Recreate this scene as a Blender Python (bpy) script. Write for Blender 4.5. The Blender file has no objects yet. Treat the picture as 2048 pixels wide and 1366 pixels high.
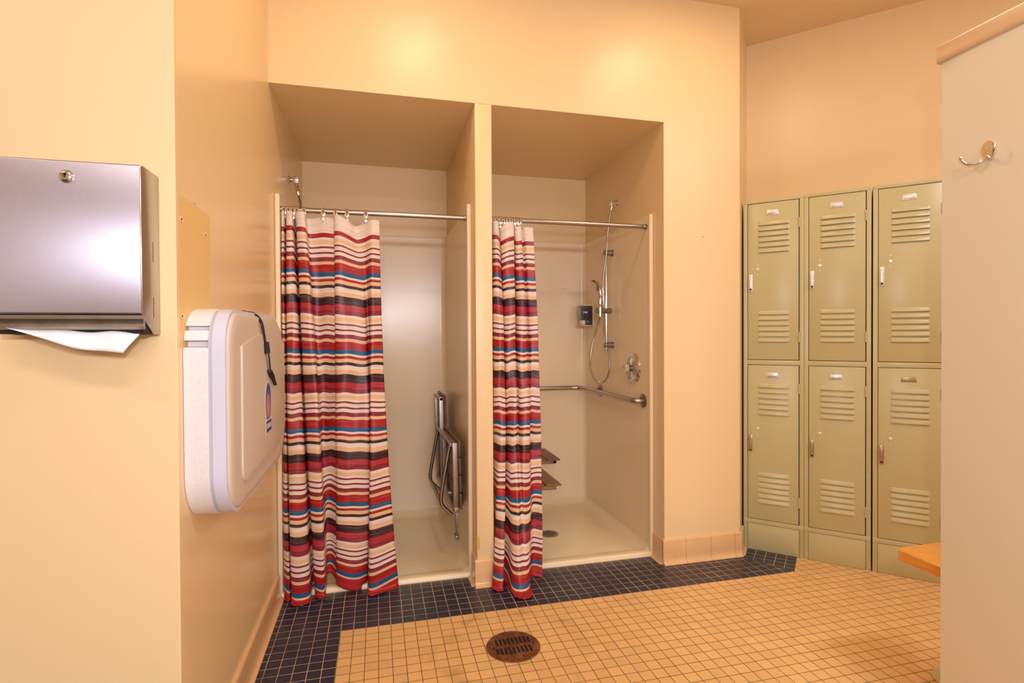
import bpy, bmesh, math, random
from mathutils import Vector, Matrix
random.seed(7)
C = bpy.context.scene.collection
PI = math.pi
MATS = {}

# ------------------------------------------------------------------ materials
def srgb(r, g, b):
    f = lambda c: (c/255/12.92) if c/255 <= 0.04045 else ((c/255+0.055)/1.055)**2.4
    return (f(r), f(g), f(b), 1)

class NT:
    def __init__(s, name):
        s.m = bpy.data.materials.new(name); s.m.use_nodes = True
        s.t = s.m.node_tree; s.b = s.t.nodes['Principled BSDF']
    def n(s, typ, **kw):
        nd = s.t.nodes.new(typ)
        for k, v in kw.items(): setattr(nd, k, v)
        return nd
    def l(s, a, b): s.t.links.new(a, b)
    def math(s, op, a, b=None, c=None):
        nd = s.n('ShaderNodeMath', operation=op)
        for i, v in enumerate((a, b, c)):
            if v is None: continue
            if isinstance(v, (int, float)): nd.inputs[i].default_value = v
            else: s.l(v, nd.inputs[i])
        return nd.outputs[0]
    def mix(s, fac, a, b):
        nd = s.n('ShaderNodeMix', data_type='RGBA')
        if isinstance(fac, (int, float)): nd.inputs[0].default_value = fac
        else: s.l(fac, nd.inputs[0])
        for i, v in ((6, a), (7, b)):
            if isinstance(v, tuple): nd.inputs[i].default_value = v
            else: s.l(v, nd.inputs[i])
        return nd.outputs[2]
    def obj(s): return s.n('ShaderNodeTexCoord').outputs['Object']
    def geo(s): return s.n('ShaderNodeNewGeometry').outputs['Position']
    def noise(s, vec, scale, detail=3, rough=.5, vscale=None):
        if vscale:
            mp = s.n('ShaderNodeMapping'); mp.inputs['Scale'].default_value = vscale
            s.l(vec, mp.inputs['Vector']); vec = mp.outputs[0]
        nd = s.n('ShaderNodeTexNoise'); nd.inputs['Scale'].default_value = scale
        nd.inputs['Detail'].default_value = detail; nd.inputs['Roughness'].default_value = rough
        s.l(vec, nd.inputs['Vector']); return nd.outputs['Fac']
    def bump(s, h, strength=.1, dist=.001):
        nd = s.n('ShaderNodeBump'); nd.inputs['Strength'].default_value = strength
        nd.inputs['Distance'].default_value = dist
        s.l(h, nd.inputs['Height']); s.l(nd.outputs[0], s.b.inputs['Normal'])
    def mr(s, v, a, b, c, d):
        nd = s.n('ShaderNodeMapRange')
        s.l(v, nd.inputs[0])
        for i, x in enumerate((a, b, c, d)): nd.inputs[i+1].default_value = x
        return nd.outputs[0]

def simple(name, col, rough=.5, metal=0, bump=None, spec=None, coat=0, var=0, vs=6, **kw):
    if name in MATS: return MATS[name]
    s = NT(name); b = s.b
    b.inputs['Roughness'].default_value = rough; b.inputs['Metallic'].default_value = metal
    if spec is not None: b.inputs['Specular IOR Level'].default_value = spec
    if coat: b.inputs['Coat Weight'].default_value = coat; b.inputs['Coat Roughness'].default_value = .08
    vec = s.obj()
    if var:
        f = s.noise(vec, vs, 4)
        d = tuple(c*(1-var) for c in col[:3])+(1,); e = tuple(min(1, c*(1+var)) for c in col[:3])+(1,)
        s.l(s.mix(s.mr(f, .3, .7, 0, 1), d, e), b.inputs['Base Color'])
    else: b.inputs['Base Color'].default_value = col
    if bump:
        s.bump(s.noise(vec, bump[0], 3), bump[1], bump[2])
    for k, v in kw.items(): b.inputs[k.replace('_', ' ')].default_value = v
    MATS[name] = s.m
    return s.m

def paint(name, col, rough=.32, spec=.5):
    s = NT(name); b = s.b
    g = s.geo()
    f = s.noise(g, 1.3, 3)
    lo = tuple(c*.975 for c in col[:3])+(1,)
    s.l(s.mix(f, lo, col), b.inputs['Base Color'])
    b.inputs['Specular IOR Level'].default_value = spec
    s.l(s.mr(s.noise(g, 3, 3), .3, .7, rough-.03, rough+.05), b.inputs['Roughness'])
    s.bump(s.noise(g, 260, 2), .10, .0006)
    MATS[name] = s.m; return s.m

WALLC = srgb(239, 210, 160)
M_wall = paint('cream_wall_paint', WALLC, .36)
M_ceil = paint('ceiling_paint', srgb(236, 208, 168), .6, .3)
M_wallL = paint('yellow_wall_paint', srgb(243, 218, 172), .27)

M_rear = paint('pale_rear_wall', srgb(232, 228, 230), .5, .3)
def left_wall_mat():
    # cream wall with the duller unpainted rectangle left by a removed fitting
    s = NT('left_wall_paint'); b = s.b; g = s.geo()
    sep = s.n('ShaderNodeSeparateXYZ'); s.l(g, sep.inputs[0])
    y, z = sep.outputs[1], sep.outputs[2]
    m = s.math('MULTIPLY', s.math('LESS_THAN', y, -.891), s.math('MULTIPLY', s.math('LESS_THAN', z, 1.574), s.math('GREATER_THAN', z, 1.20)))
    scr = s.noise(g, 60, 4, .7, (1, .25, 2.5))
    scuff = s.math('MULTIPLY', s.math('GREATER_THAN', scr, .64),
                   s.math('MULTIPLY', s.math('LESS_THAN', s.math('ABSOLUTE', s.math('SUBTRACT', z, 1.577)), .004),
                          s.math('LESS_THAN', s.math('ABSOLUTE', s.math('ADD', y, 1.03)), .05)))
    base = s.mix(m, WALLC, srgb(232, 196, 128))
    s.l(s.mix(scuff, base, srgb(120, 84, 40)), b.inputs['Base Color'])
    s.l(s.math('ADD', .26, s.math('MULTIPLY', m, .3)), b.inputs['Roughness'])
    b.inputs['Specular IOR Level'].default_value = .5
    s.bump(s.noise(g, 240, 2), .10, .0006)
    return s.m
M_wallleft = left_wall_mat()

def tile_mat(name, col, grout, pitch, off, rot=0, gw=.0014, rough=.35, var=.06, stain=False):
    s = NT(name); b = s.b; g = s.geo()
    mp = s.n('ShaderNodeMapping', vector_type='TEXTURE')
    mp.inputs['Location'].default_value = (off[0], off[1], 0); mp.inputs['Rotation'].default_value = (0, 0, rot)
    mp.inputs['Scale'].default_value = (pitch, pitch, 1)
    s.l(g, mp.inputs['Vector']); sep = s.n('ShaderNodeSeparateXYZ'); s.l(mp.outputs[0], sep.inputs[0])
    ds = []
    for i in (0, 1):
        fr = s.math('FRACT', sep.outputs[i])
        ds.append(s.math('MINIMUM', fr, s.math('SUBTRACT', 1, fr)))
    d = s.math('MINIMUM', ds[0], ds[1])
    h = s.mr(d, gw/pitch*.6, gw/pitch*1.35, 0, 1)
    fl = s.n('ShaderNodeVectorMath', operation='FLOOR'); s.l(mp.outputs[0], fl.inputs[0])
    wn = s.n('ShaderNodeTexWhiteNoise', noise_dimensions='2D'); s.l(fl.outputs[0], wn.inputs['Vector'])
    lo = tuple(c*(1-var) for c in col[:3])+(1,); hi = tuple(min(1, c*(1+var)) for c in col[:3])+(1,)
    tc = s.mix(wn.outputs['Value'], lo, hi)
    tc = s.mix(s.math('MULTIPLY', s.noise(g, 40, 4), .12), tc, tuple(c*.7 for c in col[:3])+(1,))
    gn = s.noise(g, 5, 3)
    gd = tuple(c*.45 for c in grout[:3])+(1,)
    gc = s.mix(s.mr(gn, .35, .65, 0, 1), gd, grout)
    if stain:
        # worn grime arcs round the floor drain
        sp = s.n('ShaderNodeSeparateXYZ'); s.l(g, sp.inputs[0])
        dx = s.math('SUBTRACT', sp.outputs[0], .973); dy = s.math('ADD', sp.outputs[1], .545)
        r = s.math('SQRT', s.math('ADD', s.math('MULTIPLY', dx, dx), s.math('MULTIPLY', dy, dy)))
        rr = s.math('ADD', r, s.math('MULTIPLY', s.noise(g, 7, 3), .14))
        ring = s.mr(s.math('ABSOLUTE', s.math('SUBTRACT', rr, .34)), 0, .06, 1, 0)
        br = s.mr(s.noise(g, 9, 3), .45, .65, 0, .38)
        tc = s.mix(s.math('MULTIPLY', ring, br), tc, srgb(120, 84, 44))
    s.l(s.mix(h, gc, tc), b.inputs['Base Color'])
    s.l(s.mr(h, 0, 1, .8, rough), b.inputs['Roughness'])
    s.bump(h, .35, .0012)
    return s.m
P = .0508
GY = srgb(128, 96, 52); GB = srgb(206, 178, 130)
M_tileY = tile_mat('yellow_mosaic_tile', srgb(230, 184, 120), GY, P, (0, -.256), stain=True, rough=.42)
M_tileB = tile_mat('navy_mosaic_tile', srgb(40, 42, 60), GB, P, (0, -.256), rough=.3, var=.12)
M_tileB45 = tile_mat('navy_mosaic_tile_angled', srgb(40, 42, 60), GB, P, (2.681, -.123), rot=math.radians(-45), rough=.3, var=.12)
M_base = simple('peach_glazed_base_tile', srgb(228, 184, 130), .16, var=.04, vs=9, spec=.6)
M_grout = simple('base_grout', srgb(170, 130, 84), .8)
M_fiber = simple('cream_gelcoat', srgb(243, 222, 186), .23, spec=.5, bump=(5, .12, .006))
M_tray = simple('cream_tray_gelcoat', srgb(242, 222, 180), .3, spec=.5, var=.03, vs=5)
M_chrome = simple('chrome', srgb(225, 222, 218), .12, 1)
M_steel = simple('brushed_steel', srgb(178, 170, 160), .3, 1, bump=(300, .06, .0005))
M_steelD = simple('dull_steel', srgb(160, 150, 138), .38, 1, var=.12, vs=30)
def brushed():
    s = NT('brushed_stainless_sheet'); b = s.b; o = s.obj()
    n = s.noise(o, 30, 4, .6, (60, 1, 1.2)); 
    s.l(s.mix(n, srgb(190, 187, 198), srgb(206, 203, 214)), b.inputs['Base Color'])
    b.inputs['Metallic'].default_value = 1
    s.l(s.mr(n, .3, .7, .38, .44), b.inputs['Roughness'])
    b.inputs['Anisotropic'].default_value = .75
    tg = s.n('ShaderNodeTangent', direction_type='RADIAL', axis='Z'); s.l(tg.outputs[0], b.inputs['Tangent'])
    s.bump(n, .05, .0004)
    return s.m
M_sheet = brushed()
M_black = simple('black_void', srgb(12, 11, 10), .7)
M_paper = simple('white_paper', srgb(240, 238, 238), .9, var=.02)
def plastic_speck():
    s = NT('speckled_polyethylene'); b = s.b; o = s.obj()
    n = s.noise(o, 380, 2)
    s.l(s.mix(s.math('GREATER_THAN', n, .66), srgb(226, 221, 220), srgb(200, 192, 190)), b.inputs['Base Color'])
    b.inputs['Roughness'].default_value = .5
    s.bump(s.noise(o, 300, 2), .15, .0006)
    return s.m
M_speck = plastic_speck()
M_plA = simple('grey_plastic', srgb(190, 188, 198), .45)
M_plB = simple('light_grey_plastic', srgb(210, 209, 222), .42)
M_plC = simple('warm_grey_plastic', srgb(208, 194, 178), .5, bump=(500, .12, .0004))
M_strap = simple('black_webbing', srgb(26, 24, 26), .6)
M_lock = simple('sage_locker_enamel', srgb(200, 192, 144), .3, spec=.5, var=.02, vs=3, bump=(160, .05, .0005))
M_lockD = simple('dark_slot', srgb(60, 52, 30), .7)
M_plate = simple('bright_plate', srgb(238, 236, 236), .3, .45)
M_plateO = simple('tarnished_plate', srgb(190, 168, 140), .35, 1)
M_slat = simple('brown_phenolic_slat', srgb(122, 84, 58), .45, var=.15, vs=14)
def wood(name, a, b_):
    s = NT(name); b = s.b; o = s.obj()
    n = s.noise(o, 6, 4, .6, (14, 1.2, 14)); n2 = s.noise(o, 40, 3, .6, (8, .4, 8))
    s.l(s.mix(s.mr(s.math('ADD', s.math('MULTIPLY', n, .7), s.math('MULTIPLY', n2, .3)), .35, .65, 0, 1), a, b_), b.inputs['Base Color'])
    b.inputs['Roughness'].default_value = .3; b.inputs['Coat Weight'].default_value = .3
    return s.m
M_wood = wood('varnished_maple', srgb(222, 142, 48), srgb(240, 172, 76))
M_pedestal = simple('beige_green_enamel', srgb(206, 196, 150), .4)
M_part = simple('off_white_partition_laminate', srgb(234, 224, 200), .42, bump=(300, .08, .0005))
M_cap = simple('satin_aluminium_cap', srgb(226, 208, 188), .34, .8)
M_soap = simple('smoky_blue_plastic', srgb(66, 62, 86), .12, spec=.6, coat=.3, Transmission_Weight=.25)
M_ivory = simple('ivory_plastic', srgb(224, 214, 176), .35)
M_white = simple('white_plastic', srgb(236, 230, 220), .4)
M_knob = simple('clear_acrylic', srgb(236, 226, 206), .08, Transmission_Weight=.6, IOR=1.49)
def rust():
    s = NT('rusty_cast_iron'); b = s.b; o = s.obj()
    n = s.noise(o, 45, 5, .65); n2 = s.noise(o, 14, 4)
    c1 = s.mix(s.mr(n, .35, .65, 0, 1), srgb(72, 46, 30), srgb(142, 78, 36))
    s.l(s.mix(s.mr(n2, .5, .7, 0, .6), c1, srgb(150, 112, 78)), b.inputs['Base Color'])
    b.inputs['Roughness'].default_value = .6; b.inputs['Metallic'].default_value = .35
    s.bump(n, .5, .001)
    return s.m
M_rust = rust()

# shower curtain: sequence of stripes along the drop, measured in a repeat of .374 m
CUR = dict(cream=srgb(238, 222, 206), peach=srgb(236, 194, 150), red=srgb(172, 22, 26), maroon=srgb(138, 34, 46),
           rose=srgb(182, 44, 56), blue=srgb(14, 92, 136), dark=srgb(56, 26, 34))
def curtain_mat():
    s = NT('striped_satin_fabric'); b = s.b
    uv = s.n('ShaderNodeTexCoord').outputs['UV']
    sep = s.n('ShaderNodeSeparateXYZ'); s.l(uv, sep.inputs[0]); v = sep.outputs[1]     # metres from the top hem
    per = .374; k = per/555
    seq = [(790, 'blue'), (820, 'cream'), (835, 'red'), (855, 'peach'), (880, 'dark'), (902, 'cream'), (932, 'peach'), (965, 'dark'),
           (1022, 'rose'), (1062, 'maroon'), (1097, 'cream'), (1117, 'peach'), (1145, 'cream'), (1160, 'maroon'), (1173, 'cream'), (1198, 'maroon'),
           (1211, 'cream'), (1235, 'maroon'), (1266, 'peach'), (1288, 'red')]
    V0 = .262                                             # first blue stripe below the top hem
    ph = s.math('FRACT', s.math('DIVIDE', s.math('ADD', s.math('SUBTRACT', v, V0), per*4), per))
    def ramp(items):
        r = s.n('ShaderNodeValToRGB'); r.color_ramp.interpolation = 'CONSTANT'
        el = r.color_ramp.elements
        el[0].position = 0; el[0].color = CUR[items[0][1]]
        el[1].position = items[1][0]; el[1].color = CUR[items[1][1]]
        for p, c in items[2:]:
            e = el.new(p); e.color = CUR[c]
        s.l(ph, r.inputs[0]); return r.outputs[0]
    col = ramp([((p-790)/555, c) for p, c in seq])
    top = s.math('LESS_THAN', v, .074)
    col = s.mix(top, col, CUR['cream'])
    t2 = s.math('MULTIPLY', s.math('GREATER_THAN', v, .074), s.math('LESS_THAN', v, .091))
    col = s.mix(t2, col, CUR['red'])
    hem = s.math('GREATER_THAN', v, 1.779)
    col = s.mix(hem, col, CUR['peach'])
    hem2 = s.math('GREATER_THAN', v, 1.789)
    col = s.mix(hem2, col, srgb(184, 34, 38))
    st = s.noise(uv, 1, 2, .5, (2.2, 120, 1))
    col = s.mix(s.mr(st, .45, .75, 0, .42), col, s.mix(.5, col, srgb(70, 16, 24)))
    st2 = s.noise(uv, 1, 2, .5, (2.6, 90, 1))
    col = s.mix(s.mr(st2, .5, .78, 0, .14), col, srgb(236, 190, 160))
    s.l(col, b.inputs['Base Color'])
    b.inputs['Roughness'].default_value = .4
    b.inputs['Specular IOR Level'].default_value = .45
    s.bump(s.noise(uv, 1, 2, .5, (60, 900, 1)), .08, .0005)
    # thin cloth lets some light through
    tr = s.n('ShaderNodeBsdfTranslucent'); s.l(col, tr.inputs[0])
    mx = s.n('ShaderNodeMixShader'); mx.inputs[0].default_value = .12
    s.l(s.b.outputs[0], mx.inputs[1]); s.l(tr.outputs[0], mx.inputs[2])
    s.l(mx.outputs[0], s.t.nodes['Material Output'].inputs[0])
    return s.m
M_cur = curtain_mat()

# ------------------------------------------------------------------ mesh helpers
def tag(o, label=None, cat=None, group=None, kind=None):
    if label: o['label'] = label
    if cat: o['category'] = cat
    if group: o['group'] = group
    if kind: o['kind'] = kind
    return o
ROOTM = {}
def thing(name, label, cat, loc=(0, 0, 0), rz=0, group=None):
    o = bpy.data.objects.new(name, None); C.objects.link(o)
    o.location = loc; o.rotation_euler = (0, 0, rz); o.empty_display_size = .05
    ROOTM[o.name] = Matrix.Translation(loc) @ Matrix.Rotation(rz, 4, 'Z')
    return tag(o, label, cat, group)
def obj(name, bm, mats, parent=None, smooth=35, local=False, origin=None):
    if not isinstance(mats, (list, tuple)): mats = [mats]
    me = bpy.data.meshes.new(name)
    M = ROOTM.get(parent.name, Matrix()) if parent else Matrix()
    if parent is None and origin is not None: M = Matrix.Translation(origin)
    if parent and not local: bm.transform(M.inverted())
    elif parent is None and origin is not None: bm.transform(M.inverted())
    bmesh.ops.recalc_face_normals(bm, faces=bm.faces[:])
    bm.to_mesh(me); bm.free()
    for m in mats: me.materials.append(m)
    if smooth:
        me.polygons.foreach_set('use_smooth', [True]*len(me.polygons))
        me.set_sharp_from_angle(angle=math.radians(smooth))
    o = bpy.data.objects.new(name, me); C.objects.link(o)
    if parent: o.parent = parent; ROOTM[o.name] = M
    elif origin is not None: o.location = origin
    return o
def struct(name, bm, m, smooth=35):
    return tag(obj(name, bm, m, smooth=smooth), kind='structure')
def new(): return bmesh.new()
def box(bm, lo, hi, bev=0, seg=2, mi=0, mat=None):
    t = bmesh.new(); bmesh.ops.create_cube(t, size=1)
    for v in t.verts:
        v.co = Vector([(lo[i]+hi[i])/2+v.co[i]*(hi[i]-lo[i]) for i in range(3)])
    if bev: bmesh.ops.bevel(t, geom=t.edges[:], offset=bev, segments=seg, affect='EDGES', profile=.5)
    if mat: t.transform(mat)
    merge(bm, t, mi); return bm
def merge(bm, t, mi=0):
    vs = [bm.verts.new(v.co) for v in t.verts]
    t.verts.index_update()
    for f in t.faces:
        try:
            nf = bm.faces.new([vs[v.index] for v in f.verts]); nf.material_index = mi if mi else f.material_index
        except ValueError: pass
    t.free()
def ring_basis(d):
    d = d.normalized(); a = Vector((0, 0, 1)) if abs(d.z) < .9 else Vector((1, 0, 0))
    u = d.cross(a).normalized(); return u, d.cross(u).normalized()
def tube(bm, pts, r, seg=14, cap=True, mi=0, flat=None):
    pts = [Vector(p) for p in pts]; n = len(pts); rings = []
    rr = r if isinstance(r, (list, tuple)) else [r]*n
    d0 = pts[1]-pts[0]; u, w = ring_basis(d0)
    for i, p in enumerate(pts):
        d = (pts[min(i+1, n-1)]-pts[max(i-1, 0)]).normalized()
        u = (u-d*u.dot(d)).normalized(); w = d.cross(u)
        rings.append([bm.verts.new(p+u*math.cos(2*PI*k/seg)*rr[i]+w*math.sin(2*PI*k/seg)*rr[i]*(flat or 1)) for k in range(seg)])
    for a, b in zip(rings, rings[1:]):
        for k in range(seg):
            f = bm.faces.new((a[k], a[(k+1) % seg], b[(k+1) % seg], b[k])); f.material_index = mi
    if cap:
        for q in (rings[0], rings[-1]): bm.faces.new(q).material_index = mi
    return bm
def cyl(bm, a, b, r, seg=24, mi=0, r2=None): return tube(bm, [a, b], [r, r if r2 is None else r2], seg, mi=mi)
def lathe(bm, prof, center, axis, seg=32, mi=0):
    """prof: (radius, distance along axis) pairs"""
    ax = Vector(axis).normalized(); u, w = ring_basis(ax); c = Vector(center); rings = []
    for r, h in prof:
        if r < 1e-6: rings.append([bm.verts.new(c+ax*h)])
        else: rings.append([bm.verts.new(c+ax*h+u*math.cos(2*PI*k/seg)*r+w*math.sin(2*PI*k/seg)*r) for k in range(seg)])
    for a, b in zip(rings, rings[1:]):
        for k in range(seg):
            q = [a[k % len(a)], a[(k+1) % len(a)], b[(k+1) % len(b)], b[k % len(b)]]
            q = list(dict.fromkeys(q))
            if len(q) > 2: bm.faces.new(q).material_index = mi
    for q in (rings[0], rings[-1]):
        if len(q) > 2: bm.faces.new(q).material_index = mi
    return bm
def prism(bm, poly, fn, h0, h1, mi=0, bev=0, seg=2):
    """poly in 2-D; fn(a, b, h) -> world point"""
    t = bmesh.new()
    A = [t.verts.new(fn(a, b, h0)) for a, b in poly]; B = [t.verts.new(fn(a, b, h1)) for a, b in poly]
    t.faces.new(A); top = t.faces.new(B[::-1]); n = len(poly)
    for k in range(n): t.faces.new((A[k], A[(k+1) % n], B[(k+1) % n], B[k]))
    if bev: bmesh.ops.bevel(t, geom=list(top.edges), offset=bev, segments=seg, affect='EDGES', profile=.5)
    merge(bm, t, mi); return bm
FXY = lambda a, b, h: Vector((a, b, h))
def rrect(x0, y0, x1, y1, r, n=6):
    """r: one radius or four (bl, br, tr, tl)"""
    rs = r if isinstance(r, (list, tuple)) else [r]*4
    out = []
    for (cx, cy, a0), q in zip(((x0+rs[0], y0+rs[0], PI), (x1-rs[1], y0+rs[1], 1.5*PI), (x1-rs[2], y1-rs[2], 0), (x0+rs[3], y1-rs[3], .5*PI)), rs):
        for k in range(n+1):
            a = a0+PI/2*k/n; out.append((cx+q*math.cos(a), cy+q*math.sin(a)))
    return out
def catmull(pts, n=8):
    P_ = [Vector(p) for p in pts]; P_ = [P_[0]*2-P_[1]]+P_+[P_[-1]*2-P_[-2]]; out = []
    for i in range(1, len(P_)-2):
        a, b, c, d = P_[i-1:i+3]
        for k in range(n):
            t = k/n
            out.append(.5*((2*b)+(c-a)*t+(2*a-5*b+4*c-d)*t*t+(3*b-a-3*c+d)*t**3))
    out.append(P_[-2]); return out

# ------------------------------------------------------------------ measured layout (metres)
X1, X2, X3, X4 = .9285, 1.0118, 1.9467, 2.4121      # shower openings and pier on the wall y = 0
ZT, ZC, YB, YS, ZS = 2.359, 3.026, 1.114, .108, 1.897
YN = -1.163
RX, RY = 2.7123, .3335                               # inner corner where the angled locker wall starts
LX, LY = 2.4949, .0813                               # left front foot of the locker row
E45 = RX+1.62, RY-1.62

# ------------------------------------------------------------------ room shell
def shell():
    b = new(); box(b, (-.14, YN+.02, 0), (0, YB+.14, ZC)); struct('wall_left', b, M_wallleft)
    b = new(); prism(b, [(-3.0, YN), (-.003, YN), (0, YN+.003), (0, YN+.02), (-.1401, YN+.02), (-.1401, YN+.14), (-3.0, YN+.14)], FXY, 0, ZC)
    struct('wall_near_left', b, M_wall)
    b = new(); box(b, (0, 0, ZT), (X3, YB, ZC)); struct('wall_header', b, M_wall)
    b = new(); box(b, (X1, 0, 0), (X2, YB, ZT), bev=.003)
    struct('wall_divider', b, M_wall)
    b = new(); prism(b, [(X3, 0), (X4, 0), (RX, RY), (RX, YB+.14), (X3, YB+.14)], FXY, 0, ZC); struct('wall_pier', b, M_wall)
    b = new(); box(b, (0, YB, 0), (X3, YB+.14, ZC)); struct('wall_back', b, M_wall)
    b = new(); prism(b, [(RX, RY), E45, (E45[0]+.1, E45[1]+.1), (RX+.1, RY+.1)], FXY, 0, ZC); struct('wall_right_angled', b, M_wall)
    b = new(); box(b, (E45[0], -5.2, 0), (E45[0]+.12, E45[1]+.05, ZC)); struct('wall_right', b, M_wall)
    b = new(); box(b, (-3.1, -5.3, 0), (E45[0]+.12, -5.2, ZC)); struct('wall_rear', b, M_rear)
    b = new(); box(b, (-3.1, -5.2, 0), (-3.0, YN+.14, ZC)); struct('wall_far_left', b, M_wall)
    b = new(); box(b, (-3.1, -5.3, ZC), (E45[0]+.12, YB+.14, ZC+.1)); struct('ceiling', b, M_ceil)
    # floor: yellow mosaic field, navy border, navy strip turned to follow the angled wall
    A = (2.391, .008); B = (2.547, -.256); Q = (2.681, -.123)
    k = .3048
    b = new()
    def poly(pts, mi):
        f = b.faces.new([b.verts.new((x, y, 0)) for x, y in pts]); f.material_index = mi
        bt = b.faces.new([b.verts.new((x, y, -.08)) for x, y in pts]); bt.material_index = mi
    poly([(k, -5.2), (E45[0], -5.2), (E45[0], E45[1]), (E45[0]-.1, E45[1]+.1), (3.2, -.15), (2.90, .10), Q, B, (k, -.256)], 0)
    poly([(-3, -5.2), (k, -5.2), (k, -.256), (0, -.256), (0, YN), (-3, YN)], 1)
    poly([(k, -.256), B, A, (2.391, .2), (0, .2), (0, -.256)], 1)
    poly([A, B, Q, (2.90, .10), (2.72, .33), (2.391, .2)], 2)
    for f in b.faces: f.normal_update()
    struct('floor', b, [M_tileY, M_tileB, M_tileB45], smooth=0)
shell()

# tile skirting with a rounded top and a coved toe; tiles are 152 mm long
def skirting(name, p0, p1, nrm, first=.152, h=.131, ends=(0, 0)):
    p0, p1, nrm = Vector(p0), Vector(p1), Vector(nrm).normalized(); d = (p1-p0); L = d.length; d.normalize()
    prof = [(0, 0), (.030, 0), (.0295, .003), (.022, .006), (.016, .013), (.0125, .024), (.0115, .04), (.0115, h-.010), (.010, h-.004), (.006, h), (0, h)]
    b = new()
    cuts = [0]; x = first
    while x < L-.01: cuts.append(x); x += .1524
    cuts.append(L)
    for a, c in zip(cuts, cuts[1:]):
        a2 = a+.0009 if a > 0 else a; c2 = c-.0009 if c < L else c
        ra = [b.verts.new(p0+d*a2+nrm*q+Vector((0, 0, z))) for q, z in prof]
        rc = [b.verts.new(p0+d*c2+nrm*q+Vector((0, 0, z))) for q, z in prof]
        n = len(prof)
        for k in range(n): b.faces.new((ra[k], ra[(k+1) % n], rc[(k+1) % n], rc[k]))
        b.faces.new(ra); b.faces.new(rc)
    t = new()
    A = [t.verts.new(p0+d*s+nrm*q+Vector((0, 0, z))) for s in (0.001, L-.001) for q, z in ((0, 0), (.0095, 0), (.0095, h-.006), (0, h-.006))]
    for f in ((0, 1, 2, 3), (4, 5, 6, 7), (0, 1, 5, 4), (1, 2, 6, 5), (2, 3, 7, 6)): t.faces.new([A[i] for i in f])
    for f in t.faces: f.material_index = 1
    merge(b, t)
    return struct(name, b, [M_base, M_grout])
skirting('baseboard_left', (0, YN, 0), (0, YS-.004, 0), (1, 0, 0), first=.11, h=.115)
skirting('baseboard_divider_left', (X1, -.003, 0), (X1, YS-.002, 0), (-1, 0, 0), first=.2)
skirting('baseboard_divider_front', (X1-.0115, 0, 0), (X2+.0115, 0, 0), (0, -1, 0), first=.2)
skirting('baseboard_pier_left', (X3, -.003, 0), (X3, YS-.002, 0), (-1, 0, 0), first=.2)
skirting('baseboard_pier_front', (X3-.0115, 0, 0), (X4+.005, 0, 0), (0, -1, 0), first=.135)
skirting('baseboard_pier_return', (X4, 0, 0), (X4+.075, .083, 0), (.743, -.669, 0), first=.2)

# ------------------------------------------------------------------ moulded shower units
def shower_unit(xa, xb, label):
    """xa, xb: faces of the recess; the moulding stands 12 mm proud with a 20 mm front flange"""
    t = thing('shower_unit', label, 'shower', ((xa+xb)/2, YS, 0))
    a, c, yb, r, th = xa+.012, xb-.012, YB-.012, .035, .0115
    def path(off):
        A, Cc, Y = a-off, c+off, yb+off; R = r+off; out = [(A, YS+.02)]
        out += [(A+R-R*math.cos(PI/2*k/8), Y-R+R*math.sin(PI/2*k/8)) for k in range(9)]
        out += [(Cc-R+R*math.sin(PI/2*k/8), Y-R+R*math.cos(PI/2*k/8)) for k in range(9)]
        out += [(Cc, YS+.02)]; return out
    inn, out = path(0), path(th)
    b = new()
    zs = [.02, ZS-.004, ZS]
    V = {}
    for j, z in enumerate(zs):
        for i, p in enumerate(inn):
            q = out[i]
            if j == 2: p = (p[0]*.6+q[0]*.4, p[1]*.6+q[1]*.4)
            V[i, j] = b.verts.new((p[0], p[1], z))
    for i in range(len(inn)-1):
        for j in range(2): b.faces.new((V[i, j], V[i+1, j], V[i+1, j+1], V[i, j+1]))
    VO = [b.verts.new((q[0], q[1], ZS)) for q in out]; VB = [b.verts.new((q[0], q[1], .02)) for q in out]
    for i in range(len(inn)-1):
        b.faces.new((V[i, 2], V[i+1, 2], VO[i+1], VO[i])); b.faces.new((VO[i], VO[i+1], VB[i+1], VB[i]))
    obj('wall_liner', b, M_fiber, t)
    # rounded front flange, one piece down both sides and across the threshold
    for side in (0, 1):
        b = new()
        x0, x1 = (xa+.0005, xa+.023) if side == 0 else (xb-.023, xb-.0005)
        box(b, (x0, YS, 0.012), (x1, YS+.024, ZS), bev=.008, seg=3)
        obj('front_flange', b, M_fiber, t)
    # tray: dished floor with coves, low front lip
    b = new(); nx, ny = 44, 46
    y0, y1 = YS-.002, YB-.002
    xs = [xa+.001+(xb-xa-.002)*i/nx for i in range(nx+1)]; ys = [y0+(y1-y0)*(j/ny)**1.5 for j in range(ny+1)]
    def hz(x, y):
        R = .055
        d = min(x-a, c-x, yb-y)
        z = .011
        if d < R:
            dd = max(0, min(R, R-d)); z += (R-math.sqrt(max(0, R*R-dd*dd)))
        s = y-YS
        lip = .024 if s < .035 else .024-.013*min(1, (s-.035)/.05)
        if s < .006: lip = .018+.006*max(0, s)/.006
        if s < 0: lip = 0
        return max(z if s > .03 else lip, lip)
    G = [[b.verts.new((x, y, hz(x, y))) for y in ys] for x in xs]
    for i in range(nx):
        for j in range(ny): b.faces.new((G[i][j], G[i+1][j], G[i+1][j+1], G[i][j+1]))
    obj('shower_tray', b, M_tray, t, smooth=60)
    return t
shower_unit(0, X1, 'cream moulded shower stall beside the left wall with the folded-up seat')
shower_unit(X2, X3, 'cream moulded shower stall next to the wide pier with the slide-rail shower')

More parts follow.
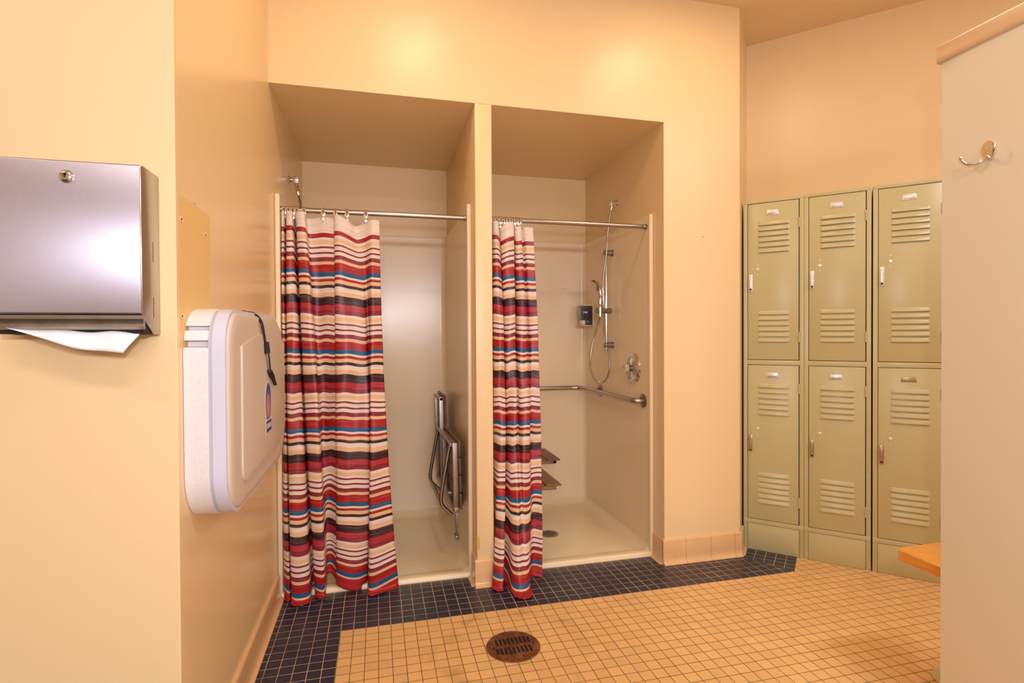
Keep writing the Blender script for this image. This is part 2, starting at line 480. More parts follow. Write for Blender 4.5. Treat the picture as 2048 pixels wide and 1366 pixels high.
# drain of the right stall
t = thing('shower_drain', 'small round chrome drain grate in the right shower floor', 'drain', (1.475, .54, .011))
b = new(); lathe(b, [(0, .0), (.052, 0), (.056, .002), (.056, .0035), (.050, .0045), (0, .0045)], (1.475, .54, .0115), (0, 0, 1), 40)
obj('rim', b, M_steelD, t)
b = new()
for i in range(-3, 4):
    for j in range(-3, 4):
        if math.hypot(i, j) < 3.4:
            box(b, (1.475+i*.0115-.0042, .54+j*.0115-.0028, .0158), (1.475+i*.0115+.0042, .54+j*.0115+.0028, .0164))
obj('grate_holes', b, M_black, t, smooth=0)

# ------------------------------------------------------------------ curtain rods, hooks and curtains
ZR, YR = 1.836, .170
def rod(xa, xb, label):
    t = thing('curtain_rod', label, 'curtain rod', ((xa+xb)/2, YR, ZR))
    b = new(); cyl(b, (xa+.004, YR, ZR), (xb-.004, YR, ZR), .0125, 28); obj('rod_tube', b, M_steel, t)
    for x, s in ((xa, 1), (xb, -1)):
        b = new(); lathe(b, [(0, .0005), (.0145, .0005), (.0145, .016), (.0132, .019), (0, .019)], (x, YR, ZR), (s, 0, 0), 28)
        obj('end_socket', b, M_steelD, t)
    return t
rod(.012, X1-.012, 'brushed steel curtain rod across the left shower opening')
rod(X2+.012, X3-.012, 'brushed steel curtain rod across the right shower opening')

def hook_mesh():
    b = new()
    # flat chrome band wrapped round the rod, local origin at rod centre
    n = 20; w = .0085; ro = .0160; ri = .0135
    R = []
    for k in range(n+1):
        a = math.radians(-62)+math.radians(304)*k/n
        R.append([b.verts.new((sx*w, r*math.sin(a+PI/2+PI)*-1, r*math.cos(a+PI/2+PI))) for sx, r in ((-1, ro), (1, ro), (1, ri), (-1, ri))])
    for p, q in zip(R, R[1:]):
        for k in range(4): b.faces.new((p[k], p[(k+1) % 4], q[(k+1) % 4], q[k]))
    b.faces.new(R[0]); b.faces.new(R[-1])
    # tapering tongue hanging in front, and the slotted pin behind
    pr = [(-.0088, .008), (.0088, .008), (.0092, -.018), (.008, -.036), (.005, -.047), (0, -.051), (-.005, -.047), (-.008, -.036), (-.0092, -.018)]
    prism(b, pr, lambda a_, z_, h: Vector((a_, -.0155-h, z_)), 0, .0022, bev=.0007)
    box(b, (-.0016, -.0190, -.016), (.0016, -.0176, .004), mi=1)
    tube(b, catmull([(0, -.016, -.040), (0, -.008, -.047), (0, .003, -.040), (0, .004, -.028), (0, 0, -.016)], 5), .0012, 6)
    return b
hk0 = obj('curtain_hook', hook_mesh(), [M_chrome, M_black])
def hooks(xs, labels, group):
    global hk0
    for i, x in enumerate(xs):
        o = hk0 if hk0.get('label') is None else hk0.copy()
        if o is not hk0: C.objects.link(o)
        o.location = (x, YR, ZR)
        o['label'] = labels[i] if isinstance(labels, list) else labels; o['category'] = 'curtain hook'; o['group'] = group
HX1 = [.036, .056, .075, .093, .125, .212, .268, .322, .411]
hooks(HX1, ['chrome curtain hook on the left rod, nearest the left wall', 'second chrome hook from the left wall on the left rod',
            'third chrome hook from the left wall on the left rod', 'fourth chrome hook from the left wall on the left rod',
            'chrome hook left of the wide flat cream panel on the left rod', 'chrome hook above the middle of the wide flat cream panel',
            'third chrome hook from the free edge of the left curtain', 'second chrome hook from the free edge of the left curtain',
            'chrome hook nearest the free right edge of the left curtain'], 'chrome hooks on the left curtain rod')
HX2 = [1.050, 1.070, 1.092, 1.116, 1.132, 1.148, 1.172, 1.192]
hooks(HX2, ['chrome hook on the right rod, closest to the divider', 'second chrome hook from the divider on the right rod',
            'third chrome hook from the divider on the right rod', 'fourth chrome hook from the divider on the right rod',
            'fifth chrome hook from the divider on the right rod', 'third chrome hook from the free edge of the right curtain',
            'second chrome hook from the free edge of the right curtain', 'chrome hook nearest the free edge of the right curtain'],
      'chrome hooks on the right curtain rod')

def curtain(top, mid, bot, dz, lift, label, name='shower_curtain', ztop=1.797, length=1.852):
    NV = 170; SUB = 9
    T = catmull([(x, y, 0) for x, y in top], SUB); Mi = catmull([(x, y, 0) for x, y in mid], SUB); Bo = catmull([(x, y, 0) for x, y in bot], SUB)
    D = catmull([(q, 0, 0) for q in dz], SUB); Lf = catmull([(q, 0, 0) for q in lift], SUB)
    n = len(T); b = new(); uvl = b.loops.layers.uv.new('UVMap')
    arc = [0]
    for i in range(1, n): arc.append(arc[-1]+(T[i]-T[i-1]).length)
    G = []
    for i in range(n):
        col = []
        for j in range(NV+1):
            v = j/NV
            # three-level blend of the fold pattern down the drop
            w0 = (1-v)*(1-2*v); w1 = 4*v*(1-v); w2 = v*(2*v-1)
            p = T[i]*w0+Mi[i]*w1+Bo[i]*w2
            s = v*length
            z = ztop-s+D[i].x*(.25+.75*math.exp(-s/.22))*(1 if v < .6 else max(0, 1-(v-.6)/.4))+Lf[i].x*max(0, (v-.45)/.55)**2.2
            z += .0025*math.sin(i*.35+s*9)*math.sin(PI*v)
            yy = p.y+.004*math.sin(s*11+i*.21)*math.sin(PI*v)
            if yy > .095: z = max(z, .030)
            if z < .006:
                yy -= (.006-z)*.75; z = .006+.004*abs(math.sin(i*.5+s*60))
            col.append(b.verts.new((p.x, yy, min(z, 1.820))))
        G.append(col)
    for i in range(n-1):
        for j in range(NV):
            f = b.faces.new((G[i][j], G[i+1][j], G[i+1][j+1], G[i][j+1]))
            for lp, (ii, jj) in zip(f.loops, ((i, j), (i+1, j), (i+1, j+1), (i, j+1))):
                lp[uvl].uv = (arc[ii]*3, jj/NV*length)
    me = bpy.data.meshes.new(name); b.to_mesh(me); b.free(); me.materials.append(M_cur)
    me.polygons.foreach_set('use_smooth', [True]*len(me.polygons))
    o = bpy.data.objects.new(name, me); C.objects.link(o)
    md = o.modifiers.new('cloth', 'SOLIDIFY'); md.thickness = .0012; md.offset = 0
    tag(o, label, 'shower curtain', 'striped shower curtains')
    return o
top = [(.0255, .195), (.026, .135), (.038, .128), (.044, .20), (.048, .140), (.060, .124), (.074, .13), (.079, .185), (.088, .205), (.092, .135), (.127, .122), (.137, .172),
       (.17, .175), (.21, .165), (.262, .158), (.270, .168), (.264, .20), (.263, .145), (.29, .132), (.33, .15), (.36, .176), (.40, .168), (.44, .148), (.475, .152)]
mid = [(.0255, .17), (.026, .118), (.042, .108), (.050, .16), (.052, .095), (.08, .085), (.112, .10), (.118, .15), (.128, .165), (.130, .105), (.184, .088), (.189, .145),
       (.205, .16), (.235, .150), (.266, .135), (.273, .15), (.267, .185), (.266, .115), (.31, .10), (.36, .112), (.415, .115), (.424, .148), (.43, .095), (.498, .12)]
bot = [(.030, .150), (.028, .104), (.056, .070), (.068, .12), (.070, .055), (.105, .040), (.148, .055), (.152, .12), (.162, .135), (.172, .085), (.210, .075), (.216, .12),
       (.218, .14), (.238, .145), (.262, .13), (.270, .15), (.266, .165), (.263, .10), (.31, .075), (.36, .085), (.395, .105), (.408, .125), (.420, .055), (.555, .080)]
dz = [.024, .026, .028, .01, .034, .036, .034, .0, -.004, .03, .026, .004, .004, .010, .002, -.006, -.004, .016, .014, -.006, -.024, -.012, .004, .002]
lift = [.05, .045, .03, .03, .012, .0, .004, .03, .04, .03, .02, .085, .13, .13, .10, .09, .09, .095, .075, .06, .065, .05, .004, .045]
curtain(top, mid, bot, dz, lift, 'striped red, cream and blue curtain of the left shower, wide flat panel, hem lifted')
top = [(1.040, .195), (1.046, .14), (1.062, .128), (1.080, .15), (1.084, .195), (1.090, .15), (1.12, .13), (1.156, .138), (1.160, .18), (1.170, .145), (1.195, .142), (1.208, .18),
       (1.225, .162), (1.265, .152)]
mid = [(1.040, .15), (1.040, .10), (1.065, .075), (1.094, .085), (1.098, .13), (1.104, .095), (1.122, .078), (1.150, .075), (1.162, .11), (1.178, .08), (1.215, .08), (1.235, .115),
       (1.246, .11), (1.285, .10)]
bot = [(1.034, .09), (1.020, .000), (.990, -.055), (1.035, -.085), (1.048, -.03), (1.068, -.06), (1.075, -.12), (1.100, -.150), (1.13, -.155), (1.155, -.135), (1.168, -.10),
       (1.185, -.03), (1.215, .015), (1.262, .0)]
dz = [.03, .034, .03, .01, -.01, -.004, .016, .03, .02, .0, .004, .0, .004, .002]
lift = [.08, .07, .05, .04, .08, .06, .01, .0, .0, .004, .02, .045, .06, .05]
curtain(top, mid, bot, dz, lift, 'striped red, cream and blue curtain bunched against the divider of the right shower')

# ------------------------------------------------------------------ lockers on the angled wall
def locker(loc, label, tint_low=False):
    W, H, D = .3045, 1.984, .318
    t = thing('locker', label, 'locker', loc, -PI/4, 'sage green two-tier lockers')
    b = new()
    e = .0015
    box(b, (0, .001, 0), (.021, .0035, H), bev=.0008)                 # stiles
    box(b, (W-.021, .001, 0), (W, .0035, H), bev=.0008)
    box(b, (.0, 0, 1.967), (W, .006, H), bev=.0008)                   # top, middle and bottom rails
    box(b, (.019, 0, 1.056), (W-.019, .006, 1.083), bev=.0008)
    box(b, (.0, 0, .153), (W, .006, .177), bev=.0008)
    box(b, (0, .0035, .0), (.0015, D, H)); box(b, (W-.0015, .0035, 0), (W, D, H)); box(b, (0, .0035, H-.0015), (W, D, H)); box(b, (0, D-.0015, 0), (W, D, H))
    box(b, (.0015, .024, .16), (W-.0015, .027, H-.01), mi=1)         # dark inside behind the door gap
    box(b, (0.019, .004, .0), (W-.019, .02, .012), mi=1)
    obj('carcass', b, [M_lock, M_black], t, local=True)
    b = new(); box(b, (.0225, .002, .001), (W-.0225, .006, .1515), bev=.0008); obj('base_panel', b, M_lock, t, local=True)
    for zt, zb_, low in ((1.964, 1.086, False), (1.0535, .1795, True)):
        x0, x1 = .0235, .2795
        b = new()
        box(b, (x0, .0005, zb_), (x1, .014, zt), bev=.0016, seg=2)
        k = .0005
        for st in (.105, .606):
            for i in range(6):
                za = zt-st-i*.0305; zc = za-.0185
                xa, xb = .0785, .231
                # pressed louvre: slopes outward to its lower lip, ends tapered, open underneath
                V = [b.verts.new(p) for p in ((xa-.003, k, za+.001), (xb+.003, k, za+.001), (xb+.003, k, zc), (xa-.003, k, zc),
                                              (xa+.006, k-.0035, za-.004), (xb-.006, k-.0035, za-.004), (xb-.002, k-.0065, zc-.001), (xa+.002, k-.0065, zc-.001))]
                for f in ((0, 1, 5, 4), (4, 5, 6, 7), (1, 2, 6, 5), (3, 0, 4, 7)): b.faces.new([V[q] for q in f])
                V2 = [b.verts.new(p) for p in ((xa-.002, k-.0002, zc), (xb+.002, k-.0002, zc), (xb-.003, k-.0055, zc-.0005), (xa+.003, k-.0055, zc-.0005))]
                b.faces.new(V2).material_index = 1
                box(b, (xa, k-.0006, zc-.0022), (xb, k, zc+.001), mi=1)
        d = obj('door', b, [M_lock, M_lockD], t, local=True)
        sm = d
        # number plate holder
        b = new(); pz = zt-.041
        prism(b, [(.124, pz), (.176, pz), (.183, pz-.026), (.117, pz-.026)], lambda a_, z_, h: Vector((a_, -h, z_)), 0, .0022, bev=.0007)
        box(b, (.129, -.0032, pz-.0225), (.171, -.0015, pz-.0185), bev=.0004, mi=1)
        for x in (.1265, .1735): cyl(b, (x, -.001, pz-.0185), (x, -.0034, pz-.0185), .0018, 10, mi=1)
        obj('number_plate', b, [M_plateO if (low and tint_low) else M_plate, M_steelD], sm, local=True)
        # lock cylinder with its two rivets
        b = new(); lz = zt-(.369 if not low else .361)
        lathe(b, [(0, .0), (.0085, .0), (.0085, .002), (.0065, .0035), (0, .0035)], (.0735, .001, lz), (0, -1, 0), 20)
        for s in (-.029, .029): lathe(b, [(0, 0), (.0034, 0), (.0028, .0018), (0, .0024)], (.0735, .001, lz+s), (0, -1, 0), 12)
        obj('lock', b, M_plate, sm, local=True)
        # lift handle
        b = new(); hz1 = zt-.396; hz0 = hz1-.096
        box(b, (.0275, -.003, hz0), (.0475, .001, hz1), bev=.0012)
        box(b, (.0305, -.0105, hz0+.014), (.0445, -.003, hz1-.012), bev=.0028, seg=3)
        box(b, (.0325, -.0112, hz0+.006), (.0425, -.0028, hz0+.014), mi=1, bev=.0006)
        obj('handle', b, [M_plateO if low else M_plate, M_lockD], sm, local=True)
        for hz in (zt-.098, zt-.725):
            b = new()
            for i in range(3): cyl(b, (.2812, -.0005, hz-.055*i/3), (.2812, -.0005, hz-.055*(i+1)/3+.001), .0042, 12)
            obj('hinge', b, M_lock, sm, local=True)
    return t
s2 = math.sqrt(.5)
def along(s, n=0): return (LX+s*s2+n*s2, LY-s*s2+n*s2, 0)
locker(along(.003), 'sage green two-door metal locker next to the wall corner')
locker(along(.3085), 'sage green two-door metal locker in the middle of the three')
locker(along(.620), 'sage green two-door metal locker partly hidden by the white partition', True)

# ------------------------------------------------------------------ paper towel dispenser
t = thing('paper_towel_dispenser', 'brushed stainless paper towel dispenser on the near left wall', 'paper towel dispenser', (-.17, YN, 1.233))
xa, xb, yf, yb_ = -.307, -.034, -1.263, YN
b = new()
fn = lambda a_, z_, h: Vector((h, a_, z_))
side = [(yb_, 1.604), (yf+.012, 1.604), (yf+.004, 1.601), (yf, 1.594), (yf, 1.284), (yf+.006, 1.270), (-1.197, 1.234), (yb_, 1.234)]
prism(b, side, fn, xb-.003, xb, bev=.0012); prism(b, side, fn, xa, xa+.003, bev=.0012)
box(b, (xa+.003, yf+.012, 1.601), (xb-.003, yb_, 1.604)); box(b, (xa+.003, yb_-.002, 1.234), (xb-.003, yb_, 1.602))
for z0, z1 in ((1.3985, 1.447), (1.2715, 1.3185)): box(b, (xb-.0005, -1.2030, z0), (xb+.0003, -1.2012, z1), mi=1)
obj('body', b, [M_steel, M_black], t)
b = new(); box(b, (xa+.0005, yf, 1.278), (xb-.0005, yf+.010, 1.603), bev=.004, seg=3); obj('front_cover', b, M_sheet, t)
b = new()
prof = [(yf+.002, 1.276), (yf+.0005, 1.268), (yf+.004, 1.262), (yf-.002, 1.257), (yf-.003, 1.252), (yf+.003, 1.248), (yf+.008, 1.245), (yf+.012, 1.247), (yf+.010, 1.276)]
prism(b, prof, fn, xa+.010, xb+.001)
box(b, (xa+.02, -1.222, 1.2345), (xb-.03, yb_-.003, 1.2365))
obj('dispensing_lip', b, M_steelD, t)
b = new(); box(b, (xa+.004, yf+.016, 1.236), (xb-.004, yb_-.004, 1.27)); obj('opening_shade', b, M_black, t)  # black block painting the shade inside the dispenser's opening
b = new(); cz = 1.5685; cx = -.172
lathe(b, [(0, 0), (.0135, 0), (.0135, .002), (.0115, .005), (.008, .0065), (0, .0065)], (cx, yf-.0003, cz), (0, -1, 0), 28)
box(b, (cx-.0012, yf-.0072, cz-.004), (cx+.0012, yf-.0066, cz+.004), mi=1); cyl(b, (cx, yf-.0067, cz+.0025), (cx, yf-.0072, cz+.0025), .0024, 12, mi=1)
obj('lock', b, [M_chrome, M_black], t)
# sheet of paper sticking out
b = new(); n = 22
up = [(-.284, 1.251), (-.227, 1.247), (-.155, 1.238), (-.10, 1.239), (-.047, 1.232)]
dn = [(-.283, 1.2495), (-.219, 1.226), (-.156, 1.204), (-.11, 1.199), (-.072, 1.1945)]
U_ = catmull([(x, 0, z) for x, z in up], 6); D_ = catmull([(x, 0, z) for x, z in dn], 6)
rows = []
for u_, d_ in zip(U_, D_):
    r = []
    for k in range(7):
        f = k/6; p = u_.lerp(d_, f)
        r.append(b.verts.new((p.x, -1.250-.012*math.sin(f*1.6)-.002*math.sin(p.x*60), p.z)))
    r.insert(0, b.verts.new((u_.x, -1.236, u_.z+.012)))
    rows.append(r)
for p, q in zip(rows, rows[1:]):
    for k in range(7): b.faces.new((p[k], p[k+1], q[k+1], q[k]))
o = obj('paper_towel', b, M_paper, origin=(-.16, -1.25, 1.22)); md = o.modifiers.new('t', 'SOLIDIFY'); md.thickness = .0006
tag(o, 'white paper towel sheet hanging out of the steel dispenser', 'paper towel')

# ------------------------------------------------------------------ baby changing station
t = thing('changing_station', 'wall-mounted fold-down baby changing station, pale grey plastic', 'changing station', (0, -.70, .76))
y0, y1, z0, z1 = -1.125, -.275, .757, 1.302
FN = lambda a_, z_, h: Vector((h, a_, z_))
rb = [.13, .17, .22, .10]
def outline(d): return rrect(y0+d, z0+d, y1-d, z1-d, [max(.02, r-d*.6) for r in rb], 10)
b = new()
pl = outline(0)
# hand-hold notches in the back shell's upper left end
ptsL = []
for (a_, z_) in pl: ptsL.append((a_, z_))
i0 = len(pl)-11
body = ptsL[:i0]
body += [(y0+.100, z1), (y0+.060, z1-.010), (y0+.032, z1-.028), (y0+.020, z1-.046), (y0+.042, z1-.048), (y0+.042, z1-.057), (y0+.012, z1-.058), (y0+.006, z1-.082), (y0+.034, z1-.084),
         (y0+.034, z1-.098), (y0+.002, z1-.100), (y0, z1-.112)]
prism(b, body, FN, .001, .056, bev=.004)
obj('back_shell', b, M_speck, t)
b = new(); prism(b, outline(.003), FN, .055, .064, bev=.001); obj('seal_band', b, M_plA, t)
b = new(); prism(b, outline(.001), FN, .064, .094, bev=.008, seg=4); obj('lid_rim', b, M_plB, t)
b = new()
N = 5
prev = None
o1 = outline(.010)
cy, cz = (y0+y1)/2, (z0+z1)/2
rings = []
for f, h in ((1, .092), (.995, .098), (.98, .1015), (.90, .103), (.6, .105), (.3, .106)):
    rings.append([b.verts.new((h, cy+(a_-cy)*f, cz+(z_-cz)*f)) for a_, z_ in o1])
for p, q in zip(rings, rings[1:]):
    m = len(p)
    for k in range(m): b.faces.new((p[k], p[(k+1) % m], q[(k+1) % m], q[k]))
b.faces.new(rings[-1])
obj('lid', b, M_plC, t, smooth=50)
# raised centre field with an arched top
def field(d=0):
    ya, yb2, za, zb2, rise = y0+.115+d, y1-.065-d, z0+.068+d, z0+.475-d, .034
    pts = [(yb2, zb2-.0)]
    arch = [(ya+(yb2-ya)*k/16, zb2-.028+rise*math.sin(PI*k/16)) for k in range(16, -1, -1)]
    low = []
    for (cx_, cz_, r, a0) in ((ya+.05, za+.05, .05, PI), (yb2-.17, za+.15, .17, 1.5*PI)):
        for k in range(9):
            a_ = a0+PI/2*k/8; low.append((cx_+r*math.cos(a_), cz_+(r if r < .1 else .15)*math.sin(a_)))
    return arch+low
b = new(); prism(b, field(), FN, .103, .1085, bev=.002); obj('centre_field', b, M_plC, t)
# strap over the top edge with its buckles
b = new()
def ribbon(b, pts, w, th=.0016, wdir=(0, 1, 0)):
    pts = [Vector(p) for p in pts]; wd = Vector(wdir); R = []
    for i, p in enumerate(pts):
        d_ = (pts[min(i+1, len(pts)-1)]-pts[max(i-1, 0)]).normalized(); ww = (wd-d_*wd.dot(d_)).normalized(); nn = d_.cross(ww)
        R.append([b.verts.new(p+ww*s*w/2+nn*q*th/2) for s, q in ((-1, -1), (1, -1), (1, 1), (-1, 1))])
    for p, q in zip(R, R[1:]):
        for k in range(4): b.faces.new((p[k], p[(k+1) % 4], q[(k+1) % 4], q[k]))
    b.faces.new(R[0]); b.faces.new(R[-1])
ribbon(b, catmull([(.058, -.86, z1+.001), (.075, -.83, z1+.003), (.093, -.775, z1-.003), (.106, -.745, z1-.026), (.1105, -.728, z1-.065), (.111, -.712, z1-.098)], 6), .017)
ribbon(b, catmull([(.093, -.78, z1-.002), (.108, -.758, z1-.04), (.112, -.738, z1-.085)], 6), .006)
ribbon(b, catmull([(.1125, -.712, z1-.100), (.116, -.694, z1-.130), (.115, -.668, z1-.170), (.1145, -.652, z1-.200)], 6), .016)
st = obj('safety_strap', b, M_strap, t)
b = new(); tube(b, [(.115, -.723, z1-.092), (.115, -.714, z1-.126)], [.008, .010], 10); obj('strap_slider', b, M_strap, st)
b = new(); tube(b, [(.116, -.682, z1-.186), (.116, -.650, z1-.202), (.117, -.618, z1-.222), (.117, -.590, z1-.240)], [.009, .0095, .0065, .006], 12, flat=.6); obj('buckle', b, M_strap, st)
# sticker: blue oval with pale rim, brown blot and a lettered banner
sy, sz = -.668, 1.008
yw, zh = .052, .071
M_sb = simple('sticker_blue', srgb(36, 84, 170), .3, var=.2, vs=12); M_sw = simple('sticker_white', srgb(236, 232, 240), .3)
M_sn = simple('sticker_navy', srgb(40, 44, 120), .3); M_so = simple('sticker_brown', srgb(186, 116, 80), .3, var=.2, vs=30)
b = new()
el = lambda ry, rz, n=36: [(sy+ry*math.cos(2*PI*k/n), sz+rz*math.sin(2*PI*k/n)) for k in range(n)]
prism(b, el(yw, zh), FN, .1083, .1089); sk = obj('sticker', b, M_sw, t)
b = new(); prism(b, el(yw*.9, zh*.94), FN, .1088, .1092); obj('sticker_field', b, M_sb, sk)
b = new(); prism(b, [(sy-.034, sz-.045), (sy+.020, sz-.045), (sy+.028, sz-.01), (sy+.012, sz+.022), (sy-.006, sz+.034), (sy-.028, sz+.018), (sy-.040, sz-.012)], FN, .1091, .1094)
obj('sticker_ground', b, M_so, sk)
b = new(); bz0, bz1 = sz-.098, sz-.052
prism(b, [(sy-.042, bz0), (sy+.050, bz0), (sy+.050, bz1), (sy-.042, bz1)], FN, .1088, .1096); bn = obj('banner', b, M_sw, sk)
b = new(); prism(b, [(sy-.038, bz0+.004), (sy+.046, bz0+.004), (sy+.046, bz1-.004), (sy-.038, bz1-.004)], FN, .1095, .1100); obj('banner_field', b, M_sn, sk)
def text(body, size, loc, rot, mat, parent, name='lettering', ext=.0002, sx=1):
    cu = bpy.data.curves.new(name, 'FONT'); cu.body = body; cu.size = size; cu.align_x = 'CENTER'; cu.align_y = 'CENTER'; cu.extrude = ext
    tmp = bpy.data.objects.new('tmp_text', cu); C.objects.link(tmp)
    bpy.context.view_layer.update()
    me = bpy.data.meshes.new_from_object(tmp.evaluated_get(bpy.context.evaluated_depsgraph_get()))
    bpy.data.objects.remove(tmp)
    me.transform(Matrix.Translation(loc) @ rot @ Matrix.Diagonal((sx, 1, 1, 1)))
    me.transform(ROOTM[parent.name].inverted())
    me.materials.clear(); me.materials.append(mat)
    o = bpy.data.objects.new(name, me); C.objects.link(o); o.parent = parent; ROOTM[o.name] = ROOTM[parent.name]
    return o
RX90 = Matrix(((0, 0, 1, 0), (1, 0, 0, 0), (0, 1, 0, 0), (0, 0, 0, 1)))       # text facing +x, reading along +y
text('KOALA', .024, (.1102, sy+.004, (bz0+bz1)/2), RX90, M_sw, sk, sx=.95)

# ------------------------------------------------------------------ anchors left in the wall
b0 = None
for (y_, z_), lb in (((-1.128, 1.515), 'plastic wall anchor left in the wall, upper left of the patch'), ((-.938, 1.511), 'plastic wall anchor left in the wall, upper right of the patch'),
                     ((-1.130, 1.279), 'plastic wall anchor left in the wall, above the changing station')):
    if b0 is None:
        b = new(); lathe(b, [(0, .0002), (.0065, .0002), (.0075, .0012), (.006, .002), (.004, .0016), (0, .0016)], (0, 0, 0), (1, 0, 0), 16)
        cyl(b, (.0015, 0, 0), (.0024, 0, 0), .0026, 10, mi=1); o = b0 = obj('wall_anchor', b, [M_ivory, M_black])
    else: o = b0.copy(); C.objects.link(o)
    o.location = (0.0, y_, z_); tag(o, lb, 'wall anchor', 'wall anchors on the left wall')

# ------------------------------------------------------------------ shower fittings
def hose_coil(b, pts, r=.0062, n=10, seg=10):
    P_ = catmull(pts, n)
    # fine ribbing of a metal hose
    Q = []; R = []
    for i in range(len(P_)-1):
        for k in range(4):
            Q.append(P_[i].lerp(P_[i+1], k/4)); R.append(r if (len(Q) % 2) else r*.88)
    tube(b, Q, R, seg)
def elbow_parts(t, x, sx, y, z, tip):
    """wall outlet: square-ish flange, short arm and a swivel nut pointing down at tip"""
    b = new()
    lathe(b, [(0, 0.001), (.022, .001), (.023, .004), (.021, .007), (.014, .010), (0, .010)], (x, y, z), (sx, 0, 0), 28)
    cyl(b, (x+sx*.008, y, z), (x+sx*.034, y, z), .0135, 24)
    box(b, (x+sx*.036-.015, y-.015, z-.020), (x+sx*.036+.015, y+.015, z+.017), bev=.004, seg=3)
    obj('wall_outlet', b, M_chrome, t)
    b = new(); p0 = Vector((x+sx*.036, y, z-.018)); d = (Vector(tip)-p0)
    tube(b, [p0, p0+d*.35, p0+d*.4, p0+d*.7, p0+d*.75, p0+d], [.0105, .0125, .009, .0105, .0125, .0085], 20)
    obj('swivel_nut', b, M_chrome, t)
# left shower: outlet high on the left wall, hose drops behind the curtain
t = thing('shower_outlet', 'chrome shower outlet with metal hose on the left wall above the left curtain', 'shower outlet', (0, .56, 2.07))
elbow_parts(t, 0, 1, .56, 2.085, (.050, .555, 2.00))
b = new(); hose_coil(b, [(.050, .555, 2.00), (.058, .556, 1.95), (.060, .56, 1.87), (.058, .57, 1.7), (.055, .60, 1.4), (.06, .64, 1.15), (.10, .68, 1.08), (.11, .70, 1.2), (.09, .70, 1.35)])
obj('hose', b, M_steel, t)
b = new(); tube(b, catmull([(.09, .70, 1.35), (.085, .69, 1.42), (.10, .68, 1.5), (.13, .67, 1.53)], 5), [.012]*16, 14)
lathe(b, [(0, 0), (.03, .003), (.038, .014), (.036, .02), (0, .02)], (.12, .674, 1.55), (.5, 0, -.8), 24)
obj('hand_shower', b, M_chrome, t)

# right shower: slide rail
ry, rx = .618, 1.888
t = thing('slide_rail_shower', 'chrome slide-rail hand shower with looping metal hose in the right shower', 'shower', (X3-.012, ry, 1.16))
b = new(); cyl(b, (rx, ry, 1.135), (rx, ry, 1.785), .0105, 24); obj('rail', b, M_chrome, t)
for z in (1.755, 1.164):
    b = new(); cyl(b, (X3-.0122, ry, z), (X3-.020, ry, z), .021, 28); cyl(b, (X3-.018, ry, z), (rx-.006, ry, z), .0175, 28)
    lathe(b, [(.0175, 0), (.0165, .006), (.010, .010), (0, .011)], (rx-.006, ry, z), (-1, 0, 0), 28)
    obj('bracket', b, M_steelD, t)
b = new(); cyl(b, (1.815, ry-.02, 1.383), (1.915, ry-.005, 1.383), .0175, 28); lathe(b, [(.0175, 0), (.014, .005), (0, .006)], (1.915, ry-.005, 1.383), (1, .12, 0), 24)
obj('slider', b, M_steelD, t)
hy = ry-.035
b = new(); tube(b, catmull([(1.831, hy, 1.345), (1.831, hy, 1.42), (1.832, hy-.002, 1.475), (1.822, hy-.004, 1.530), (1.800, hy-.01, 1.556)], 6),
                [.0105]*6+[.0125]*6+[.0145]*6+[.0175]*7, 20)
hs = obj('hand_shower', b, M_chrome, t)
b = new(); lathe(b, [(0, -.012), (.020, -.010), (.036, .0), (.040, .010), (.038, .015), (.0, .016)], (1.800, hy-.012, 1.545), (-.86, .16, -.48), 32)
obj('shower_head', b, M_steelD, hs)
b = new(); lathe(b, [(0, .0), (.032, 0), (.032, .002), (0, .002)], Vector((1.800, hy-.012, 1.545))+Vector((-.86, .16, -.48)).normalized()*.0155, (-.86, .16, -.48), 32)
obj('spray_face', b, M_white, hs)
elbow_parts(t, X3, -1, .577, 2.066, (1.905, .590, 2.00))
b = new()
hose_coil(b, [(1.905, .590, 2.00), (1.895, .598, 1.90), (1.882, .600, 1.74), (1.864, .600, 1.62), (1.858, .600, 1.53), (1.866, .602, 1.40), (1.885, .640, 1.25), (1.905, .645, 1.16),
              (1.912, .62, 1.085), (1.900, .60, 1.0), (1.874, .59, .945), (1.835, .585, .926), (1.795, .58, .95), (1.768, .58, 1.005), (1.762, .58, 1.06), (1.773, .58, 1.15),
              (1.795, .582, 1.23), (1.818, .583, 1.30), (1.830, .583, 1.345)], n=9)
obj('hose', b, M_steel, t)

# valve
vy, vz = .325, 1.032
t = thing('shower_valve', 'round chrome shower valve with clear knob on the right shower wall', 'valve', (X3-.012, vy, vz))
b = new(); lathe(b, [(0, .0005), (.088, .0005), (.090, .004), (.086, .009), (.078, .010), (.074, .006), (.070, .010), (.064, .011), (.058, .008), (.030, .014), (.024, .018), (0, .018)], (X3-.012, vy, vz), (-1, 0, 0), 56)
obj('escutcheon', b, M_chrome, t)
b = new(); lathe(b, [(0, .016), (.019, .016), (.019, .030), (.014, .032), (.014, .038), (0, .038)], (X3-.012, vy, vz), (-1, 0, 0), 28); obj('stem', b, M_steelD, t)
b = new(); n = 16
lathe(b, [(0, .036), (.018, .036), (.027, .042), (.029, .052), (.027, .062), (.020, .068), (0, .069)], (X3-.012, vy, vz), (-1, 0, 0), n); obj('knob', b, M_knob, t, smooth=12)

